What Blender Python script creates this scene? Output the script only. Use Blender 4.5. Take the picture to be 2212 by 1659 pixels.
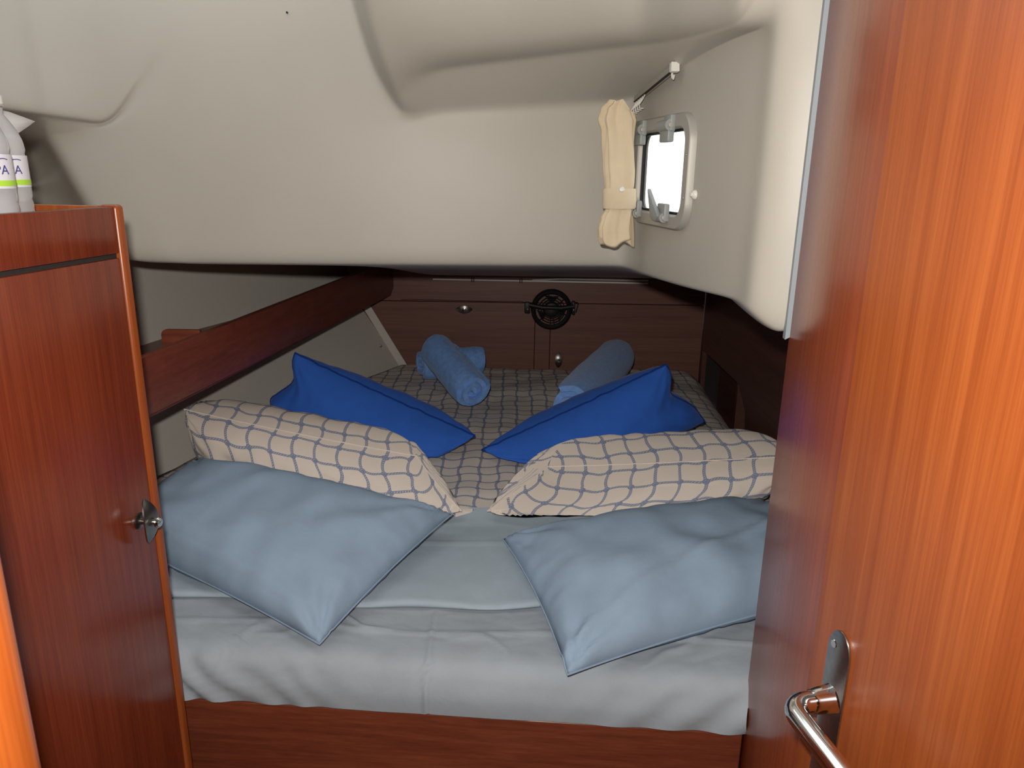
import bpy, bmesh, math, random
from mathutils import Vector, Matrix, noise
random.seed(7)
R = math.radians
for o in list(bpy.data.objects): bpy.data.objects.remove(o)
scene = bpy.context.scene
COL = scene.collection
V = Vector

# ------------------------------------------------------------------ camera
IW, IH, FPX, EYE = 2212.0, 1659.0, 1600.0, 1.5
_dn = V((-86, 5641, 1600)).normalized(); _up = -_dn
_fw = V((0, 0, 1)); _fy = (_fw - _up * _fw.dot(_up)).normalized()
_rx = _fy.cross(_up)
if _rx.x < 0: _rx = -_rx
CW = Matrix((_rx, _fy, _up))                       # lens frame (right, down, forward) -> world
def ray(px, py): return CW @ V(((px - IW/2)/FPX, (py - IH/2)/FPX, 1.0))
def at(px, py, y):                                  # the point seen at a pixel, y metres into the cabin
    d = ray(px, py) * (1.0); d = d * (y / d.y); return V((d.x, d.y, d.z + EYE))
def zat(px, py, z):                                 # the point seen at a pixel, at height z (world)
    d = ray(px, py); d = d * ((z - EYE) / d.z); return V((d.x, d.y, z))
cam = bpy.data.cameras.new('camera'); camo = bpy.data.objects.new('camera', cam); COL.objects.link(camo)
cam.sensor_width = 36.0; cam.lens = FPX / IW * 36.0; cam.clip_start = 0.02
right = CW @ V((1, 0, 0)); upv = CW @ V((0, -1, 0)); back = CW @ V((0, 0, -1))
m = Matrix((right, upv, back)).transposed().to_4x4(); m.translation = V((0, 0, EYE)); camo.matrix_world = m
scene.camera = camo

# ------------------------------------------------------------------ light
w = bpy.data.worlds.new('sky'); scene.world = w; w.use_nodes = True
w.node_tree.nodes['Background'].inputs[0].default_value = (0.93, 0.97, 1.0, 1)
w.node_tree.nodes['Background'].inputs[1].default_value = 1.8
fl = bpy.data.lights.new('camera_flash', 'SPOT'); fl.energy = 66; fl.spot_size = R(125); fl.spot_blend = 0.75
fl.shadow_soft_size = 0.016; fl.color = (1.0, 0.95, 0.885)
flo = bpy.data.objects.new('camera_flash', fl); COL.objects.link(flo)
fm = Matrix((right, upv, back)).transposed().to_4x4(); fm.translation = V((0, 0, EYE)) + right*(-0.03) + upv*0.075; flo.matrix_world = fm
vs = scene.view_settings
vs.view_transform = 'Standard'; vs.look = 'None'; vs.exposure = 0.0; vs.gamma = 1.0; vs.use_curve_mapping = False

# ------------------------------------------------------------------ materials
def newmat(name):
    mt = bpy.data.materials.new(name); mt.use_nodes = True
    nt = mt.node_tree; return mt, nt, nt.nodes['Principled BSDF']
def nd(nt, t, **kw):
    n = nt.nodes.new(t)
    for k, v in kw.items(): setattr(n, k, v)
    return n
def math_(nt, op, a, b=None, c=None):
    n = nd(nt, 'ShaderNodeMath', operation=op)
    for i, x in enumerate((a, b, c)):
        if x is None: continue
        if isinstance(x, (int, float)): n.inputs[i].default_value = x
        else: nt.links.new(x, n.inputs[i])
    return n.outputs[0]
def ramp(nt, fac, stops):
    n = nd(nt, 'ShaderNodeValToRGB'); cr = n.color_ramp
    while len(cr.elements) < len(stops): cr.elements.new(0.5)
    for e, (p, c) in zip(cr.elements, stops): e.position = p; e.color = (*c, 1)
    nt.links.new(fac, n.inputs[0]); return n.outputs[0]
def bump(nt, b, h, s, d=0.002):
    n = nd(nt, 'ShaderNodeBump'); n.inputs['Strength'].default_value = s; n.inputs['Distance'].default_value = d
    nt.links.new(h, n.inputs['Height']); nt.links.new(n.outputs[0], b.inputs['Normal'])
def noise_(nt, vec, scale, detail=4, rough=0.55, dist=0.0):
    n = nd(nt, 'ShaderNodeTexNoise'); n.inputs['Scale'].default_value = scale; n.inputs['Detail'].default_value = detail
    n.inputs['Roughness'].default_value = rough; n.inputs['Distortion'].default_value = dist
    if vec is not None: nt.links.new(vec, n.inputs['Vector'])
    return n.outputs['Fac']
def coords(nt, kind, scale=(1, 1, 1)):
    tc = nd(nt, 'ShaderNodeTexCoord'); mp = nd(nt, 'ShaderNodeMapping'); mp.inputs['Scale'].default_value = scale
    nt.links.new(tc.outputs[kind], mp.inputs[0]); return mp.outputs[0]
def wood(name, axis, dark, mid, light, rough=0.22, coat=0.0, freq=70):
    mt, nt, b = newmat(name)
    sc = [freq]*3; sc['XYZ'.index(axis)] = 1.4
    v = coords(nt, 'Object', sc)
    n1 = noise_(nt, v, 1.0, 5, 0.6, 0.25)
    sc2 = [freq*5]*3; sc2['XYZ'.index(axis)] = 9
    n2 = noise_(nt, coords(nt, 'Object', sc2), 1.0, 3, 0.5)
    sc3 = [7]*3; sc3['XYZ'.index(axis)] = 0.6
    n3 = noise_(nt, coords(nt, 'Object', sc3), 1.0, 2, 0.5)
    f = math_(nt, 'ADD', math_(nt, 'MULTIPLY', n1, 0.60), math_(nt, 'ADD', math_(nt, 'MULTIPLY', n2, 0.30), math_(nt, 'MULTIPLY', n3, 0.10)))
    c = ramp(nt, f, [(0.34, dark), (0.5, mid), (0.66, light)])
    nt.links.new(c, b.inputs['Base Color'])
    b.inputs['Roughness'].default_value = rough; b.inputs['Coat Weight'].default_value = coat; b.inputs['Coat Roughness'].default_value = 0.08
    b.inputs['Specular IOR Level'].default_value = 0.45
    bump(nt, b, n2, 0.05, 0.001)
    return mt
WD, WM, WL = (0.135, 0.023, 0.010), (0.185, 0.034, 0.014), (0.235, 0.050, 0.018)
wood_z = wood('mahogany_upright_grain', 'Z', WD, WM, WL)
wood_x = wood('mahogany_level_grain', 'X', (0.115, 0.028, 0.014), (0.165, 0.040, 0.019), (0.215, 0.056, 0.025), rough=0.3)
wood_y = wood('mahogany_rail_grain', 'Y', (0.11, 0.028, 0.018), (0.15, 0.037, 0.023), (0.19, 0.048, 0.029), rough=0.32)
wood_door = wood('teak_door_veneer', 'Z', (0.225, 0.048, 0.011), (0.285, 0.066, 0.015), (0.35, 0.092, 0.021), rough=0.3, freq=90)
wood_side = wood('dark_side_veneer', 'Y', (0.085, 0.036, 0.027), (0.115, 0.047, 0.035), (0.145, 0.060, 0.044), rough=0.4)
wood_post = wood('bright_post_veneer', 'Z', (0.36, 0.078, 0.014), (0.45, 0.105, 0.018), (0.55, 0.145, 0.026), rough=0.25)
wood_aft = wood('bulkhead_veneer', 'X', (0.15, 0.066, 0.050), (0.19, 0.083, 0.062), (0.23, 0.10, 0.075), rough=0.4, freq=55)
wood_panel = wood('polished_partition_veneer', 'Z', (0.27, 0.058, 0.022), (0.34, 0.074, 0.027), (0.41, 0.094, 0.034), rough=0.25, coat=0.08)

def plain(name, col, rough=0.5, metal=0.0, nscale=0, bs=0.1, bd=0.001, spec=0.5, var=0.0):
    mt, nt, b = newmat(name)
    b.inputs['Base Color'].default_value = (*col, 1); b.inputs['Roughness'].default_value = rough; b.inputs['Metallic'].default_value = metal
    b.inputs['Specular IOR Level'].default_value = spec
    if nscale:
        n = noise_(nt, coords(nt, 'Object'), nscale, 4)
        bump(nt, b, n, bs, bd)
        if var:
            nt.links.new(ramp(nt, n, [(0.3, tuple(c*(1-var) for c in col)), (0.7, tuple(min(1, c*(1+var)) for c in col))]), b.inputs['Base Color'])
    return mt
gel = plain('white_gelcoat', (0.475, 0.45, 0.392), 0.42, nscale=6, bs=0.03, bd=0.004, spec=0.3, var=0.02)
liner = plain('grey_white_hull_liner', (0.64, 0.60, 0.54), 0.6, nscale=300, bs=0.15, bd=0.0005, var=0.03)
liner_dark = plain('dull_grey_hull_liner', (0.36, 0.36, 0.33), 0.7, nscale=200, bs=0.2, bd=0.0005, var=0.05)
gasket = plain('grey_rubber', (0.30, 0.34, 0.37), 0.55, nscale=150, bs=0.1)
black = plain('black_plastic', (0.010, 0.010, 0.011), 0.5, nscale=200, bs=0.05)
black_gap = plain('dark_recess', (0.02, 0.015, 0.013), 0.8, nscale=100, bs=0.05)
chrome = plain('polished_chrome', (0.78, 0.79, 0.80), 0.06, 1.0, nscale=40, bs=0.02, bd=0.0005)
steel = plain('brushed_steel', (0.45, 0.46, 0.46), 0.3, 1.0, nscale=180, bs=0.12, bd=0.0003, var=0.1)
nickel = plain('satin_nickel', (0.30, 0.29, 0.27), 0.34, 1.0, nscale=180, bs=0.05, bd=0.0003)
alu = plain('anodised_aluminium', (0.42, 0.40, 0.36), 0.5, 0.25, nscale=250, bs=0.05, bd=0.0003)
greyplastic = plain('grey_plastic', (0.30, 0.32, 0.31), 0.45, nscale=200, bs=0.1, bd=0.0004)
whiteplastic = plain('white_plastic', (0.78, 0.76, 0.70), 0.4, nscale=200, bs=0.03)
floor_m = wood('cabin_sole', 'Y', (0.16, 0.06, 0.025), (0.25, 0.10, 0.04), (0.33, 0.14, 0.06), 0.35)

def cloth(name, col, var=0.06, weave=900, bs=0.25, sheen=0.0, soft=14, sb=0.0):
    mt, nt, b = newmat(name)
    n = noise_(nt, coords(nt, 'Object'), soft, 5)
    c = ramp(nt, n, [(0.3, tuple(x*(1-var) for x in col)), (0.7, tuple(min(1, x*(1+var)) for x in col))])
    nt.links.new(c, b.inputs['Base Color'])
    b.inputs['Roughness'].default_value = 0.9; b.inputs['Specular IOR Level'].default_value = 0.12
    b.inputs['Sheen Weight'].default_value = sheen; b.inputs['Sheen Roughness'].default_value = 0.4
    fine = noise_(nt, coords(nt, 'Object'), weave, 2)
    h = fine
    if sb:
        h = math_(nt, 'ADD', math_(nt, 'MULTIPLY', fine, 0.2), math_(nt, 'MULTIPLY', noise_(nt, coords(nt, 'Object'), 22, 4, 0.6, 1.2), sb))
    bump(nt, b, h, bs, 0.002)
    return mt
sheet_m = cloth('pale_blue_sheet', (0.35, 0.395, 0.44), sb=1.2, bs=0.35)
turn_m = cloth('pale_aqua_sheet', (0.385, 0.465, 0.53), sb=0.9, bs=0.3)
case_m = cloth('light_blue_cotton', (0.29, 0.39, 0.51), sb=1.0, bs=0.3)
royal_m = cloth('royal_blue_cotton', (0.038, 0.145, 0.60), sb=0.8, bs=0.3, sheen=0.15)
royal_dk = cloth('royal_blue_piping', (0.012, 0.05, 0.25))
towel_m = cloth('blue_terry', (0.22, 0.42, 0.86), var=0.15, weave=420, bs=0.5, sheen=0.3, soft=60)
cream_m = cloth('cream_curtain_linen', (0.72, 0.60, 0.42), sb=0.3, bs=0.3)

def net_mat(name, base, rope, cell=0.054, bow=(0.10, 0.10)):
    mt, nt, b = newmat(name)
    tc = nd(nt, 'ShaderNodeTexCoord'); sp = nd(nt, 'ShaderNodeSeparateXYZ'); nt.links.new(tc.outputs['UV'], sp.inputs[0])
    x = math_(nt, 'MULTIPLY', sp.outputs[0], 1/cell); y = math_(nt, 'MULTIPLY', sp.outputs[1], 1/cell)
    wob = noise_(nt, tc.outputs['UV'], 9, 1)
    x0 = math_(nt, 'ADD', x, math_(nt, 'MULTIPLY', wob, 0.35)); y0 = math_(nt, 'ADD', y, math_(nt, 'MULTIPLY', wob, 0.35))
    # ropes bow between the knots
    bx_ = math_(nt, 'MULTIPLY', math_(nt, 'SINE', math_(nt, 'MULTIPLY', y0, math.pi)), bow[0])
    by_ = math_(nt, 'MULTIPLY', math_(nt, 'SINE', math_(nt, 'MULTIPLY', x0, math.pi)), bow[1])
    xs = math_(nt, 'ADD', x0, bx_); ys = math_(nt, 'SUBTRACT', y0, by_)
    def dist(a): return math_(nt, 'ABSOLUTE', math_(nt, 'SUBTRACT', math_(nt, 'FRACT', math_(nt, 'ADD', a, 0.5)), 0.5))
    dx, dy = dist(xs), dist(ys)
    d = math_(nt, 'MINIMUM', dx, dy)
    line = math_(nt, 'LESS_THAN', d, 0.062)
    core = math_(nt, 'LESS_THAN', d, 0.036)
    kx, ky = dist(x0), dist(y0)
    kd = math_(nt, 'SQRT', math_(nt, 'ADD', math_(nt, 'MULTIPLY', kx, kx), math_(nt, 'MULTIPLY', ky, ky)))
    knot = math_(nt, 'LESS_THAN', kd, 0.135)
    ring = math_(nt, 'LESS_THAN', math_(nt, 'ABSOLUTE', math_(nt, 'SUBTRACT', kd, 0.07)), 0.018)
    # twisted strands
    tw = math_(nt, 'LESS_THAN', math_(nt, 'FRACT', math_(nt, 'MULTIPLY', math_(nt, 'ADD', x0, y0), 9.0)), 0.45)
    strands = math_(nt, 'MULTIPLY', core, tw)
    fac = math_(nt, 'MAXIMUM', math_(nt, 'SUBTRACT', line, math_(nt, 'MULTIPLY', strands, 0.55)), math_(nt, 'SUBTRACT', knot, math_(nt, 'MULTIPLY', ring, 0.5)))
    mx = nd(nt, 'ShaderNodeMix', data_type='RGBA'); nt.links.new(math_(nt, 'MULTIPLY', fac, 0.88), mx.inputs['Factor'])
    mx.inputs['A'].default_value = (*base, 1); mx.inputs['B'].default_value = (*rope, 1)
    nt.links.new(mx.outputs['Result'], b.inputs['Base Color'])
    b.inputs['Roughness'].default_value = 0.9; b.inputs['Specular IOR Level'].default_value = 0.12
    h = math_(nt, 'ADD', math_(nt, 'MULTIPLY', noise_(nt, coords(nt, 'Object'), 900, 2), 0.2), noise_(nt, coords(nt, 'Object'), 22, 4, 0.6, 1.2))
    bump(nt, b, h, 0.35, 0.002)
    return mt
net_m = net_mat('rope_net_print_cotton', (0.80, 0.71, 0.62), (0.17, 0.23, 0.38), 0.064, (0.08, 0.08))
net_q = net_mat('rope_net_print_quilt', (0.74, 0.67, 0.60), (0.15, 0.20, 0.34), 0.056, (0.04, 0.12))

def glass_mat(name, col, rough, trans=1.0, ior=1.45, alpha=1.0):
    mt, nt, b = newmat(name)
    b.inputs['Base Color'].default_value = (*col, 1); b.inputs['Roughness'].default_value = rough
    b.inputs['Transmission Weight'].default_value = trans; b.inputs['IOR'].default_value = ior; b.inputs['Alpha'].default_value = alpha
    return mt
pane_m = glass_mat('clear_acrylic', (1, 1, 1), 0.0, 1.0, 1.02)
pet_m = glass_mat('clear_bottle_plastic', (0.92, 0.93, 0.96), 0.15, 0.7, 1.2)
film_m = glass_mat('shrink_film', (0.9, 0.9, 0.9), 0.2, 0.55, 1.1)
label_m = plain('bottle_label_film', (0.70, 0.70, 0.76), 0.35, nscale=60, bs=0.05)
lime_m = plain('lime_green_print', (0.42, 0.72, 0.05), 0.4, nscale=60, bs=0.02)
ink_m = plain('navy_print', (0.05, 0.05, 0.22), 0.4, nscale=60, bs=0.02)

# ------------------------------------------------------------------ mesh helpers
def mk(name, verts, faces, mat, parent=None, smooth=True, uvs=None):
    off = parent.location if parent is not None else V((0, 0, 0))
    if parent is not None and parent.parent is not None: off = off + parent.parent.location
    me = bpy.data.meshes.new(name); me.from_pydata([tuple(V(v) - off) for v in verts], [], faces)
    if uvs:
        l = me.uv_layers.new(name='uv')
        for lp in me.loops: l.data[lp.index].uv = uvs[lp.vertex_index]
    me.materials.append(mat)
    for p in me.polygons: p.use_smooth = smooth
    me.update()
    o = bpy.data.objects.new(name, me); COL.objects.link(o)
    if parent is not None: o.parent = parent
    return o
def mkbm(name, bm, mat, parent=None, smooth=True, angle=None):
    bmesh.ops.recalc_face_normals(bm, faces=bm.faces)
    off = parent.location.copy() if parent is not None else V((0, 0, 0))
    if parent is not None and parent.parent is not None: off = off + parent.parent.location
    bmesh.ops.translate(bm, verts=bm.verts, vec=-off)
    me = bpy.data.meshes.new(name); bm.to_mesh(me); bm.free(); me.materials.append(mat)
    for p in me.polygons: p.use_smooth = smooth
    if smooth and angle: me.set_sharp_from_angle(angle=R(angle))
    o = bpy.data.objects.new(name, me); COL.objects.link(o)
    if parent is not None: o.parent = parent
    return o
def tag(o, label=None, cat=None, group=None, kind=None):
    if label: o['label'] = label
    if cat: o['category'] = cat
    if group: o['group'] = group
    if kind: o['kind'] = kind
    return o
def empty(name, loc, label, cat, group=None, kind=None):
    o = bpy.data.objects.new(name, None); o.location = loc; o.empty_display_size = 0.05; COL.objects.link(o)
    return tag(o, label, cat, group, kind)
def bm_box(bm, o, a, b, c, bev=0.0, seg=2):
    o, a, b, c = V(o), V(a), V(b), V(c)
    vs_ = [bm.verts.new(o + a*i + b*j + c*k) for k in (0, 1) for j in (0, 1) for i in (0, 1)]
    fs = [bm.faces.new([vs_[i] for i in q]) for q in ((0, 1, 3, 2), (4, 6, 7, 5), (0, 4, 5, 1), (2, 3, 7, 6), (0, 2, 6, 4), (1, 5, 7, 3))]
    bmesh.ops.recalc_face_normals(bm, faces=fs)
    if bev:
        es = {e for f in fs for e in f.edges}
        bmesh.ops.bevel(bm, geom=list(es), offset=bev, segments=seg, profile=0.5, affect='EDGES', clamp_overlap=True)
def box(name, o, a, b, c, mat, parent=None, bev=0.0, seg=2):
    bm = bmesh.new(); bm_box(bm, o, a, b, c, bev, seg); return mkbm(name, bm, mat, parent, smooth=bool(bev), angle=40)
def bm_prism(bm, pts, ext, bev=0.0, seg=2):
    ext = V(ext); n = len(pts)
    a = [bm.verts.new(V(p)) for p in pts]; b = [bm.verts.new(V(p) + ext) for p in pts]
    fs = [bm.faces.new(a[::-1]), bm.faces.new(b)] + [bm.faces.new((a[i], a[(i+1) % n], b[(i+1) % n], b[i])) for i in range(n)]
    bmesh.ops.recalc_face_normals(bm, faces=fs)
    if bev:
        es = set(fs[0].edges) | set(fs[1].edges)
        bmesh.ops.bevel(bm, geom=list(es), offset=bev, segments=seg, profile=0.5, affect='EDGES', clamp_overlap=True)
def prism(name, pts, ext, mat, parent=None, bev=0.0, seg=2, angle=35):
    bm = bmesh.new(); bm_prism(bm, pts, ext, bev, seg); return mkbm(name, bm, mat, parent, True, angle)
def frame_of(t):
    t = t.normalized(); h = V((0, 0, 1)) if abs(t.z) < 0.9 else V((1, 0, 0))
    a = t.cross(h).normalized(); return a, t.cross(a).normalized()
def bm_tube(bm, path, rad, n=12, closed=False, caps=True):
    path = [V(p) for p in path]; k = len(path); rings = []
    pa = None
    for i, p in enumerate(path):
        if closed: t = path[(i+1) % k] - path[i-1]
        else: t = path[min(i+1, k-1)] - path[max(i-1, 0)]
        t.normalize()
        if pa is None: a, b = frame_of(t)
        else:
            a = (pa - t*pa.dot(t)).normalized(); b = t.cross(a)
        pa = a
        r = rad(i/(k-1)) if callable(rad) else rad
        rings.append([bm.verts.new(p + (a*math.cos(2*math.pi*j/n) + b*math.sin(2*math.pi*j/n))*r) for j in range(n)])
    for i in range(k if closed else k-1):
        A, B = rings[i], rings[(i+1) % k]
        for j in range(n): bm.faces.new((A[j], A[(j+1) % n], B[(j+1) % n], B[j]))
    if caps and not closed: bm.faces.new(rings[0][::-1]); bm.faces.new(rings[-1])
def tube(name, path, rad, mat, parent=None, n=12, closed=False):
    bm = bmesh.new(); bm_tube(bm, path, rad, n, closed); return mkbm(name, bm, mat, parent, True, 50)
def bm_lathe(bm, c, axis, prof, n=32):
    c = V(c); axis = V(axis).normalized(); a, b = frame_of(axis); rings = []
    for r, h in prof:
        if r < 1e-6: rings.append([bm.verts.new(c + axis*h)])
        else: rings.append([bm.verts.new(c + axis*h + (a*math.cos(2*math.pi*j/n) + b*math.sin(2*math.pi*j/n))*r) for j in range(n)])
    for A, B in zip(rings, rings[1:]):
        if len(A) == 1 and len(B) == 1: continue
        for j in range(n):
            k = (j+1) % n
            if len(A) == 1: bm.faces.new((A[0], B[k], B[j]))
            elif len(B) == 1: bm.faces.new((A[j], A[k], B[0]))
            else: bm.faces.new((A[j], A[k], B[k], B[j]))
def lathe(name, c, axis, prof, mat, parent=None, n=32, angle=40):
    bm = bmesh.new(); bm_lathe(bm, c, axis, prof, n); return mkbm(name, bm, mat, parent, True, angle)
def rrect(w, h, r, n=8):
    out = []
    for cx, cy, a0 in ((w/2-r, h/2-r, 0), (-w/2+r, h/2-r, 90), (-w/2+r, -h/2+r, 180), (w/2-r, -h/2+r, 270)):
        for i in range(n+1):
            a = R(a0 + 90*i/n); out.append((cx + r*math.cos(a), cy + r*math.sin(a)))
    return out
def ring_loft(name, loops, mat, parent=None, closed_section=True, angle=40):
    bm = bmesh.new(); L = [[bm.verts.new(V(p)) for p in lp] for lp in loops]; n = len(L[0])
    pairs = list(zip(L, L[1:])) + ([(L[-1], L[0])] if closed_section else [])
    for A, B in pairs:
        for j in range(n): bm.faces.new((A[j], A[(j+1) % n], B[(j+1) % n], B[j]))
    return mkbm(name, bm, mat, parent, True, angle)
def E3(x, y, z): return V((x, y, z + EYE))           # z given from eye level

# ================================================================== SETTING
def struct(o, label=None): return tag(o, label, None, None, 'structure')

# ---- moulded headliner: one continuous gelcoat sheet, control rows swept across the cabin
def YM(x): return 1.828 + 0.079*x
def z_for(x, y, py):                                  # height on the upright line (x, y) that is seen at row py
    lo, hi = -1.5, 1.5
    for _ in range(40):
        mid = (lo + hi)/2; c = CW.transposed() @ V((x, y, mid)); q = IH/2 + FPX*c.y/c.z
        if q > py: lo = mid
        else: hi = mid
    return (lo + hi)/2
LIPZ = -0.219; TOPZ = 0.56
cols = []
def under(x, y, z, X, Z=-0.44):
    return [E3(x, y+0.035, z-0.004), E3(x + (X-x)*0.5, y + (3.3-y)*0.5, z + (Z-z)*0.5 + 0.01), E3(X, 3.315, Z)]
# far-left return and overhang
def left_col(px, pyb, yb, pyu, yu, pts, X):
    e = at(px, pyb, yb)
    c = [V((e.x, yb-0.5*(1.757-yb), TOPZ+EYE)), V((e.x, yb-0.2*(1.757-yb), (TOPZ+EYE)*0.55 + e.z*0.45)), at(px, pyb-14, yb-0.004), e, at(px, pyb+3, yb+0.012)]
    u = at(px, pyu, yu); c += [(c[4]+u)/2, c[4]*0.12 + u*0.88, u] + pts
    l = c[-1]; c += [l + V((0.0, 0.04, 0)), V((l.x - 0.1, 2.6, l.z-0.05)), V((X, 3.315, EYE-0.36))]
    cols.append(c)
left_col(-220, 205, 1.60, 300, 2.02, [at(-220, 315+i*22, 2.04) for i in range(5)], -1.25)
left_col(40, 240, 1.70, 293, 1.96, [at(40, 305+i*24, 2.0) for i in range(5)], -1.15)
left_col(92, 247, 1.716, 297, 1.80, [at(96, 312, 1.86), at(122, 352, 1.86), at(152, 410, 1.86), at(205, 500, 1.86), at(262, 566, 1.86)], -1.1)
left_col(100, 249, 1.718, 294, 1.76, [at(100, 308, 1.757), at(126, 350, 1.756), at(156, 408, 1.756), at(212, 500, 1.757), at(272, 566, 1.757)], -1.08)
left_col(135, 254, 1.73, 289, 1.756, [at(140, 308, 1.755), at(165, 350, 1.755), at(195, 408, 1.755), at(250, 500, 1.757), at(300, 571, 1.757)], -1.05)
left_col(195, 262, 1.748, 280, 1.755, [at(200, 305, 1.757), at(225, 350, 1.757), at(255, 420, 1.757), at(300, 515, 1.758), at(340, 572, 1.758)], -1.0)
left_col(248, 270, 1.757, 275, 1.757, [at(250, 305, 1.758), at(275, 350, 1.758), at(305, 430, 1.758), at(345, 520, 1.759), at(385, 573, 1.76)], -0.95)
# plain upright part of the big face
def face_col(x, X, dy=0.0, Z=-0.40):
    y = YM(x)
    zs = [TOPZ, 0.42, 0.33, 0.29, 0.26, 0.22, 0.18, 0.145, 0.10, 0.03, -0.08, -0.17]
    c = [E3(x, y - dy*max(0, (z-0.12)/0.44), z) for z in zs] + [E3(x, y, LIPZ)]
    cols.append(c + under(x, y, LIPZ, X, Z))
face_col(-0.78, -0.85, 0.0, -0.37); face_col(-0.70, -0.75, 0.0, -0.38); face_col(-0.55, -0.6, 0, -0.40); face_col(-0.42, -0.45, 0, -0.43)
# the proud moulding at upper right: its left flank, front, soffit and the face below
sil = [None, (775, 0, 1.60), (815, 130, 1.66), (838, 178, 1.715), (848, 198, 1.745), (858, 215, 1.765), (872, 236, 1.79), (880, 246, 1.80)]
def mould_col(dpx, dep, X, tail_x):
    c = []
    for s in sil:
        if s is None: q = at(775+dpx, 0, dep if dep else 1.60); c.append(V((q.x - 0.03, q.y - (0 if dep else 0.12), TOPZ+EYE)))
        else: c.append(at(s[0]+dpx, s[1], dep if dep else s[2]))
    y = YM(tail_x); c[7] = at(880+dpx, 246, y-0.002)
    c += [E3(tail_x, y, 0.10), E3(tail_x, y, 0.02), E3(tail_x, y, -0.08), E3(tail_x, y, -0.17), E3(tail_x, y, LIPZ)]
    cols.append(c + under(tail_x, y, LIPZ, X))
mould_col(-26, 1.803, -0.37, -0.31)
mould_col(-8, 1.80, -0.33, -0.285)
mould_col(0, None, -0.31, -0.262)
mould_col(22, None, -0.28, -0.235)
def block_col(px, yf, X):
    pye = 157 - 0.117*(px-850); pyc = 244 - 0.047*(px-870)
    xm = at(px, pyc, 1.82).x; ym = YM(xm)
    e = at(px, pye, yf)
    c = [V((e.x*0.95, yf-0.19, TOPZ+EYE)), at(px-2, pye-80, yf-0.115), at(px, pye-16, yf-0.06), e, at(px, pye+10, yf+0.012)]
    k = at(px, pyc, ym); c += [(c[4]+k)/2, c[4]*0.1 + k*0.9 + V((0, 0, 0.003)), k]
    zk = k.z - EYE
    c += [E3(xm, ym, zk-0.035), E3(xm, ym, 0.03), E3(xm, ym, -0.08), E3(xm, ym, -0.17), E3(xm, ym, LIPZ)]
    cols.append(c + under(xm, ym, LIPZ, X))
block_col(935, 1.735, -0.2); block_col(1030, 1.73, -0.05); block_col(1130, 1.72, 0.1); block_col(1230, 1.69, 0.25); block_col(1310, 1.66, 0.36)
def wall_x(y): return 0.28 + 0.16*(1.85 - y)
def wall_col(y, fpx, fpy, fy, pyk, X, lip=LIPZ, xo=0.0, ov=1.0):
    x = wall_x(y) + xo; k = V((x, y, z_for(x, y, pyk) + EYE)); e = at(fpx, fpy, fy)
    if e.z < k.z + 0.004: e.z = k.z + 0.004
    c = [V((e.x, fy-0.16*ov, TOPZ+EYE)), at(fpx-2, fpy-80, fy-0.10*ov), at(fpx, fpy-16, fy-0.05*ov), e, e*0.93 + k*0.07 - V((0, 0, 0.004)), (e+k)/2 - V((0, 0, 0.004)), e*0.1 + k*0.9, k]
    zk = k.z - EYE
    c += [E3(x, y, zk-0.035), E3(x, y, zk*0.4), E3(x, y, -0.06), E3(x, y, lip+0.05), E3(x, y, lip)]
    cols.append(c + under(x, y, lip, X))
wall_col(1.85, 1372, 97, 1.63, 216, 0.45, xo=-0.012)
wall_col(1.80, 1395, 95, 1.61, 205, 0.5)
wall_col(1.70, 1425, 91, 1.56, 180, 0.58)
wall_col(1.55, 1470, 84, 1.47, 142, 0.66, -0.215)
wall_col(1.42, 1520, 72, 1.38, 104, 0.72, -0.21, ov=0.8)
wall_col(1.30, 1570, 58, 1.285, 74, 0.78, -0.203, ov=0.55)
wall_col(1.23, 1606, 46, 1.215, 60, 0.82, -0.20, ov=0.4)
def strip_col(x, y, lip, X, lean=0.0):
    zs = [TOPZ, 0.40, 0.32, 0.29, 0.27, 0.25, 0.23, 0.20, 0.15, 0.07, -0.06, lip+0.05]
    c = [E3(x - lean*max(0, (z-0.2)/0.36), y - 0.5*lean*max(0, (z-0.2)/0.36), z) for z in zs] + [E3(x, y, lip)]
    cols.append(c + under(x, y, lip, X))
strip_col(0.378, 1.185, -0.205, 0.84, 0.05)
strip_col(0.402, 1.168, -0.228, 0.86, 0.015)
strip_col(0.424, 1.158, -0.24, 0.88)
strip_col(0.434, 1.154, -0.238, 0.9)
NR_ = len(cols[0])
gv = [p for c in cols for p in c]
gf = [(i*NR_+j, (i+1)*NR_+j, (i+1)*NR_+j+1, i*NR_+j+1) for i in range(len(cols)-1) for j in range(NR_-1)]
hd = mk('ceiling', gv, gf, gel)
md = hd.modifiers.new('s', 'SUBSURF'); md.levels = md.render_levels = 3
dg = bpy.context.evaluated_depsgraph_get(); me2 = bpy.data.meshes.new_from_object(hd.evaluated_get(dg)); hd.modifiers.clear()
hd.data = me2; me2.name = 'ceiling'
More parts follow.
